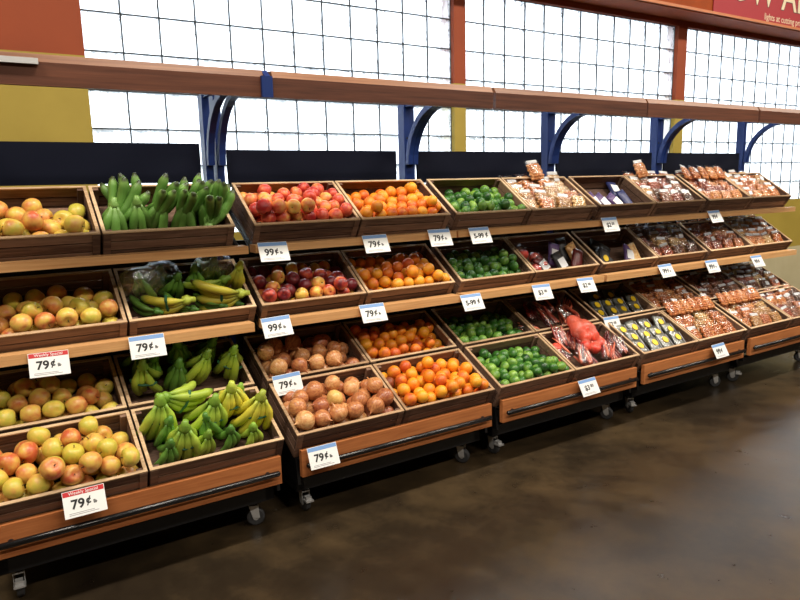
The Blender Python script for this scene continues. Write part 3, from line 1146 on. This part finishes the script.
# bags standing in a row over the back rims
for lv, col, n, y, z, mat, lab in (('T', 8, 5, .275, .118, 'nut_orange', 'orange snack bag in the row along the back rim, last stand'),
                                   ('B', 7, 6, .275, .118, 'nut_orange', 'orange snack bag in the row above the front crate, fourth stand'),
                                   ('B', 8, 6, .275, .118, 'nut_orange', 'orange snack bag in the row above the front crate, last stand')):
    for i in range(n):
        x = .065 + (CW - .13) * i / (n - 1)
        L = Matrix.Translation((x, y, z)) @ Matrix.Rotation(math.radians(22), 4, 'X') @ Matrix.Rotation(RND.uniform(.1, .3), 4, 'Y') @ Matrix.Scale(.92, 4)
        snack_bag(CRATES[lv, col] @ L, mat, '%s, %s from left' % (lab, ORD[i]), lab, 'label_white' if RND.random() < .3 else None, RND.random() < .3)
# single bags propped on the back rim, with a price card on top
for col, x, lab in ((5, .30, 'single bag of golden snacks propped on the back rim beside the limes'), (7, .18, 'single bag of nuts propped on the back rim of the fourth stand')):
    L = Matrix.Translation((x, .315, .118)) @ Matrix.Rotation(math.radians(30), 4, 'X') @ Matrix.Rotation(.1, 4, 'Z') @ Matrix.Scale(1.0, 4)
    snack_bag(CRATES['T', col] @ L, 'nut_orange', lab, None, 'label_white', False)

# four purple packets in the nearly empty top crate
PKV, PKF = pouch(.10, .17, .035)
PK = {c_: mesh_from('packet_body', PKV, PKF, c_, True) for c_ in ('label_purple', 'label_blue', 'dark_tray', 'chili_skin', 'nut_tan')}
PKL = MB().box(-.032, .032, .05, .12, .0175, .019).mesh('face_label', 'label_white')
PKD = MB().box(-.02, .02, .125, .150, .012, .014).mesh('corner_label', 'label_blue')


def packet(lv, col, x, y, z, rx, rz, body, label, lab=PKL, film_=True, extra=None, group=None):
    o = empty('snack_packet', CRATES[lv, col] @ Matrix.Translation((x, y, z)) @ Matrix.Rotation(math.radians(rx), 4, 'X') @ Matrix.Rotation(rz, 4, 'Z'))
    tag(o, label, 'packet', group)
    inst('packet_body', PK[body], o)
    if lab:
        inst('face_label', lab, o)
    if extra:
        inst('corner_label', extra, o)
    return o


packet('T', 6, .10, .035, .03, 22, .35, 'label_purple', 'purple packet at the front corner of the nearly empty top crate', PKL, extra=PKD)
packet('T', 6, .20, .03, .03, 22, .5, 'label_purple', 'purple and white packet leaning beside the corner packet in the nearly empty top crate', PKL, extra=PKD)
packet('T', 6, .33, .03, .03, 22, .55, 'label_purple', 'reddish purple packet in the middle of the nearly empty top crate', PKL, extra=PKD)
packet('T', 6, .43, .05, .03, 20, .2, 'label_blue', 'dark blue packet lying alone in the nearly empty top crate', None, extra=None)
packet('T', 6, .42, .19, .03, 12, -.2, 'label_blue', 'dark blue packet with white corner near the back of the nearly empty top crate', PKL)
packet('M', 6, .20, .05, .03, 25, .6, 'dark_tray', 'dark packet at the front of the nearly empty middle crate', None)
packet('M', 6, .36, .03, .03, 30, -.3, 'label_purple', 'purple packet with pale label in the nearly empty middle crate', PKL)
packet('M', 6, .46, .03, .03, 32, .2, 'nut_tan', 'tan packet in the corner of the nearly empty middle crate', None)
packet('M', 6, .30, .19, .03, 10, .8, 'dark_tray', 'dark packet lying at the back of the nearly empty middle crate', None)
YS = MB().tube([(0, .085, .0185), (0, .085, .0205)], .024, 16).mesh('round_sticker', 'sticker_yellow')
sp = packet('M', 6, .08, .03, .03, 30, -.5, 'dark_tray', 'dark packet with a yellow sticker in the front corner of the nearly empty middle crate', None)
inst('round_sticker', YS, sp)

# clear packs with round yellow stickers
PACKV, PACKF = pouch(.115, .155, .034)
PACKB = mesh_from('pack_body', [(x * .9, y * .92 + .006, z * .8) for x, y, z in PACKV], PACKF, 'pack_grey', True)
PACKFM = mesh_from('film', PACKV, PACKF, 'clear_film', True)
STRIP = MB().box(.040, .046, .02, .13, .012, .014).mesh('white_strip', 'ink_grey')
for lv, ny_ in (('B', 3), ('R', 3)):
    for j in range(ny_):
        for i in range(4):
            x = .085 + .128 * i + (.03 if j % 2 else 0)
            y = .02 + .085 * j
            if lv == 'R' and j == 2 and i in (0, 3):
                continue
            o = empty('stickered_pack', CRATES[lv, 6] @ Matrix.Translation((min(x, CW - .075), y, .055 if lv == 'B' else .045)) @ Matrix.Rotation(math.radians(15 + RND.uniform(-5, 5)), 4, 'X') @ Matrix.Rotation(RND.uniform(-.25, .1), 4, 'Z'))
            tag(o, 'yellow-stickered clear pack, %s, %s from left, %s' % (ROWN[j], ORD[i], LVN[lv]), 'packet', 'yellow-stickered packs %s' % LVN[lv])
            inst('pack_body', PACKB, o); inst('film', PACKFM, o); inst('round_sticker', YS, o); inst('white_strip', STRIP, o)

# dried chili bags


def chili_mesh(seed, mat='chili_skin'):
    rs = np.random.RandomState(seed)
    p = []; r = []
    for i in range(7):
        s_ = i / 6
        p.append((.012 * math.sin(s_ * 3 + rs.uniform(0, 1)), s_ * .15, .006 * math.cos(s_ * 4)))
        r.append(.0105 * (1 - .75 * s_ ** 1.5) if i else .004)
    return MB().tube(p, r, 7).mesh('chili', mat, True)


CH = [chili_mesh(i) for i in range(3)]
CFV, CFF = pouch(.12, .19, .045)
CFILM = mesh_from('film', CFV, CFF, 'clear_film', True)
for lv, spots, sub in (('B', [(.07, .02, 1), (.15, .03, -.3), (.25, .02, .4), (.34, .03, -.5), (.44, .02, .2), (.51, .04, -.2), (.12, .13, .7), (.42, .13, .5), (.50, .15, -.6), (.30, .15, .1), (.20, .20, -.5), (.14, .22, -.2), (.46, .22, .3)], ''),
                       ('R', [(.10, .03, .9), (.22, .04, .2), (.34, .03, -.4), (.45, .04, .5), (.16, .15, -.2), (.32, .16, .4), (.44, .17, -.5)], '')):
    for i, (x, y, rz) in enumerate(spots):
        zz = .035 + (.03 if i % 2 else 0) + .02
        o = empty('chili_bag', CRATES[lv, 5] @ Matrix.Translation((x, y, zz)) @ Matrix.Rotation(math.radians(14), 4, 'X') @ Matrix.Rotation(rz, 4, 'Z'))
        tag(o, 'bag of dried red chilies, %s from left, in the %s chili crate' % (ranks(spots)[i], PLACE[lv]), 'chili bag', 'dried chili bags %s' % LVN[lv])
        inst('film', CFILM, o)
        for c_ in range(7):
            inst('chili', CH[c_ % 3], o, Matrix.Translation(((c_ - 3) * .0135, .012 + RND.uniform(0, .018), RND.uniform(-.008, .014))) @ Matrix.Rotation(RND.uniform(-.25, .25), 4, 'Z') @ Matrix.Rotation(RND.uniform(0, 6), 4, 'Y'))


def lumpy(name, spheres, mat, res=.008):
    mb = bpy.data.metaballs.new('lump')
    mb.resolution = res
    for x, y, z, r in spheres:
        e = mb.elements.new(); e.co = (x, y, z); e.radius = r
    ob = bpy.data.objects.new('lump', mb)
    COL.objects.link(ob)
    bpy.context.view_layer.update()
    dg = bpy.context.evaluated_depsgraph_get()
    me = bpy.data.meshes.new_from_object(ob.evaluated_get(dg))
    bpy.data.objects.remove(ob); bpy.data.metaballs.remove(mb)
    me.name = name
    me.materials.clear(); me.materials.append(MATS[mat])
    me.polygons.foreach_set('use_smooth', [True] * len(me.polygons))
    return me


# pink net bag slung over the divider between the two chili crates
nb = empty('net_bag', CRATES['B', 5] @ Matrix.Translation((.315, .25, .135)))
tag(nb, 'pink-red net bag of tomatoes slung over the dried chilies', 'net bag')
toms = [(-.065, -.075, -.035), (.005, -.095, -.04), (.075, -.075, -.035), (-.03, -.02, -.005), (.045, -.02, -.005), (.0, .04, .012)]
for x, y, z in toms:
    inst('tomato', TOMATO, nb, Matrix.Translation((x, y, z)) @ Matrix.Rotation(x * 20, 4, 'X') @ Matrix.Scale(.040, 4))
inst('net', lumpy('net', [(x, y, z, .066) for x, y, z in toms] + [(-.06, .03, .01, .075), (.055, .03, .01, .07), (-.04, .075, .025, .075), (.03, .07, .02, .07), (-.02, .11, .03, .06), (-.05, .12, .035, .055)], 'pink_net'), nb)
inst('tied_neck', MB().tube([(-.06, .14, .05), (-.075, .175, .06), (-.08, .19, .062), (-.085, .21, .066)], [.03, .016, .010, .024], 8).mesh('tied_neck', 'bag_film', True), nb)
lo_ = inst('tomato', TOMATO, None, CRATES['B', 5] @ Matrix.Translation((.06, .24, .075)) @ Matrix.Scale(.036, 4))
tag(lo_, 'single orange-red tomato at the back corner of the front chili crate', 'tomato')

# bagged tomatoes and packets on the middle shelf
tb = empty('tomato_bag', CRATES['M', 5] @ Matrix.Translation((.10, .09, .05)))
tag(tb, 'clear bag of three red tomatoes in the middle shelf crate', 'tomato bag')
for x, y, z in ((0, 0, 0), (.07, .02, .01), (.03, .075, .03), (-.02, .13, .02)):
    inst('tomato', TOMATO, tb, Matrix.Translation((x, y, z)) @ Matrix.Rotation(x * 20, 4, 'X') @ Matrix.Scale(.037, 4))
inst('film', lumpy('film', [(0, 0, 0, .075), (.07, .02, .01, .075), (.03, .075, .03, .075), (-.02, .13, .02, .06), (-.03, .17, .04, .05)], 'bag_film'), tb)
packet('M', 5, .20, .03, .03, 30, .5, 'chili_skin', 'red striped packet beside the tomato bag on the middle shelf', PKL)
packet('M', 5, .27, .10, .04, 40, -.3, 'label_purple', 'purple-brown packet standing behind the red packet on the middle shelf', PKL)
packet('M', 5, .34, .02, .035, 30, .3, 'dark_tray', 'silver-white labelled dark packet at the front of the tomato crate', PKL)
packet('M', 5, .43, .03, .04, 35, -.4, 'chili_skin', 'dark red packet near the corner of the tomato crate', None)
packet('M', 5, .50, .08, .045, 40, .4, 'nut_tan', 'tan packet in the far corner of the tomato crate', PKL)
packet('M', 5, .42, .13, .05, 35, .1, 'dark_tray', 'dark packet at the back of the tomato crate', None)

# ------------------------------------------------------------------ price cards
CWD, CHT = .148, .100
card_me = MB().box(-CWD / 2, CWD / 2, 0, .0022, -CHT / 2, CHT / 2).mesh('card', 'card_white')
HDR = {c_: MB().box(-CWD / 2 + .002, CWD / 2 - .002, -.0006, -.0001, CHT / 2 - .020, CHT / 2 - .002).mesh('header_band', c_) for c_ in ('header_blue', 'header_red')}
fine_me = MB().box(-.058, .03, -.0005, -.0001, -.036, -.0335).box(-.058, .045, -.0005, -.0001, -.042, -.0395).mesh('fine_print', 'ink_grey')
clip_me = MB().box(-.02, .02, .0024, .022, CHT / 2 - .024, CHT / 2 - .002).mesh('clip', 'black_steel')
SIGNS = [(.612, -.952, 1.276, '99¢', 'lb', 'b', 'blue-topped 99 cent card on the top shelf edge under the red-orange apples'),
         (1.183, -.952, 1.276, '79¢', 'lb', 'b', 'blue-topped 79 cent card at the joint between red apples and oranges, top shelf'),
         (1.598, -.952, 1.282, '79¢', 'lb', 'b', 'blue-topped 79 cent card on the top shelf edge under the end of the orange crate'),
         (1.885, -.952, 1.278, '5-99¢', '', 'b', 'card reading 5 for 99 cents on the top shelf edge under the limes'),
         (3.0, -.952, 1.283, '$2.00', '', 'b', 'white price card on the top shelf edge under the nearly empty crate'),
         (4.18, -.952, 1.283, '99¢', '', 'b', 'white price card farthest along the top shelf edge'),
         (-.395, -.994, .895, '79¢', 'lb', 'r', 'red-topped 79 cent card on the middle shelf edge under the apples'),
         (-.01, -.994, .910, '79¢', 'lb', 'b', 'blue-topped 79 cent card on the middle shelf edge under the yellow bananas'),
         (.591, -.994, .917, '99¢', 'lb', 'b', 'blue-topped 99 cent card on the middle shelf edge above the onions'),
         (1.129, -.994, .918, '79¢', 'lb', 'b', 'blue-topped 79 cent card on the middle shelf edge under the oranges'),
         (1.791, -.994, .9, '5-99¢', '', 'b', 'card reading 5 for 99 cents on the middle shelf edge under the limes'),
         (2.346, -.994, .9, '$3.00', '', 'b', 'white price card on the middle shelf edge under the bagged tomatoes'),
         (2.739, -.994, .905, '$2.00', '', 'b', 'white price card on the middle shelf edge just beyond the bagged tomatoes'),
         (3.562, -.994, .926, '99¢', 'lb', 'b', 'third-last price card along the middle shelf edge'),
         (4.115, -.994, .91, '99¢', 'lb', 'b', 'second-last price card along the middle shelf edge'),
         (4.726, -.994, .90, '99¢', '', 'b', 'farthest price card along the middle shelf edge'),
         (.634, -.985, .62, '79¢', 'lb', 'b', 'blue-topped 79 cent card on the front of the back onion crate'),
         (3.014, -.985, .608, '$2.00', '', 'b', 'white price card on the back crate of yellow-stickered packs'),
         (-.35, -1.316, .416, '79¢', 'lb', 'r', 'red-topped 79 cent card on the front of the bottom apple crate'),
         (.656, -1.316, .35, '79¢', 'lb', 'b', 'blue-topped 79 cent card on the lowest board under the onions'),
         (2.424, -1.316, .352, '$3.00', '', 'b', 'white price card on the lowest board under the dried chilies'),
         (3.756, -1.316, .37, '99¢', '', 'b', 'white price card on the lowest board at the far stands')]
for x, y, z, price, unit, hc, lab in SIGNS:
    tilt = math.radians(-27 + RND.uniform(-5, 5))
    o = empty('price_card', Matrix.Translation((x, y - .022, z)) @ Matrix.Rotation(tilt, 4, 'X') @ Matrix.Rotation(RND.uniform(-.03, .03), 4, 'Y'))
    tag(o, lab, 'price card', 'shelf price cards')
    inst('card', card_me, o)
    hb = inst('header_band', HDR['header_red' if hc == 'r' else 'header_blue'], o)
    if hc == 'r':
        inst('lettering', text_mesh('Weekly Special', .017, 'card_white'), hb, Matrix.Translation((0, -.0012, CHT / 2 - .011)) @ RX90)
    if price.endswith('¢'):
        num = price[:-1]
        inst('price', text_mesh(num, .048 if len(num) == 2 else .040, 'ink', bold=.0014), o, Matrix.Translation((-.024 if len(num) == 2 else -.014, -.0005, -.004)) @ RX90)
        inst('cent_sign', text_mesh('¢', .040, 'ink', bold=.0011), o, Matrix.Translation((.013 if len(num) == 2 else .044, -.0005, .003)) @ RX90)
    else:
        inst('price', text_mesh(price[:2], .042, 'ink', bold=.0010), o, Matrix.Translation((-.018, -.0005, -.004)) @ RX90)
        inst('cents', text_mesh(price[3:], .026, 'ink', bold=.0006), o, Matrix.Translation((.024, -.0005, .003)) @ RX90)
    if unit:
        inst('unit', text_mesh(unit, .018, 'ink', bold=.0006), o, Matrix.Translation((.036, -.0005, -.008)) @ RX90)
    inst('fine_print', fine_me, o)
    inst('clip', clip_me, o)
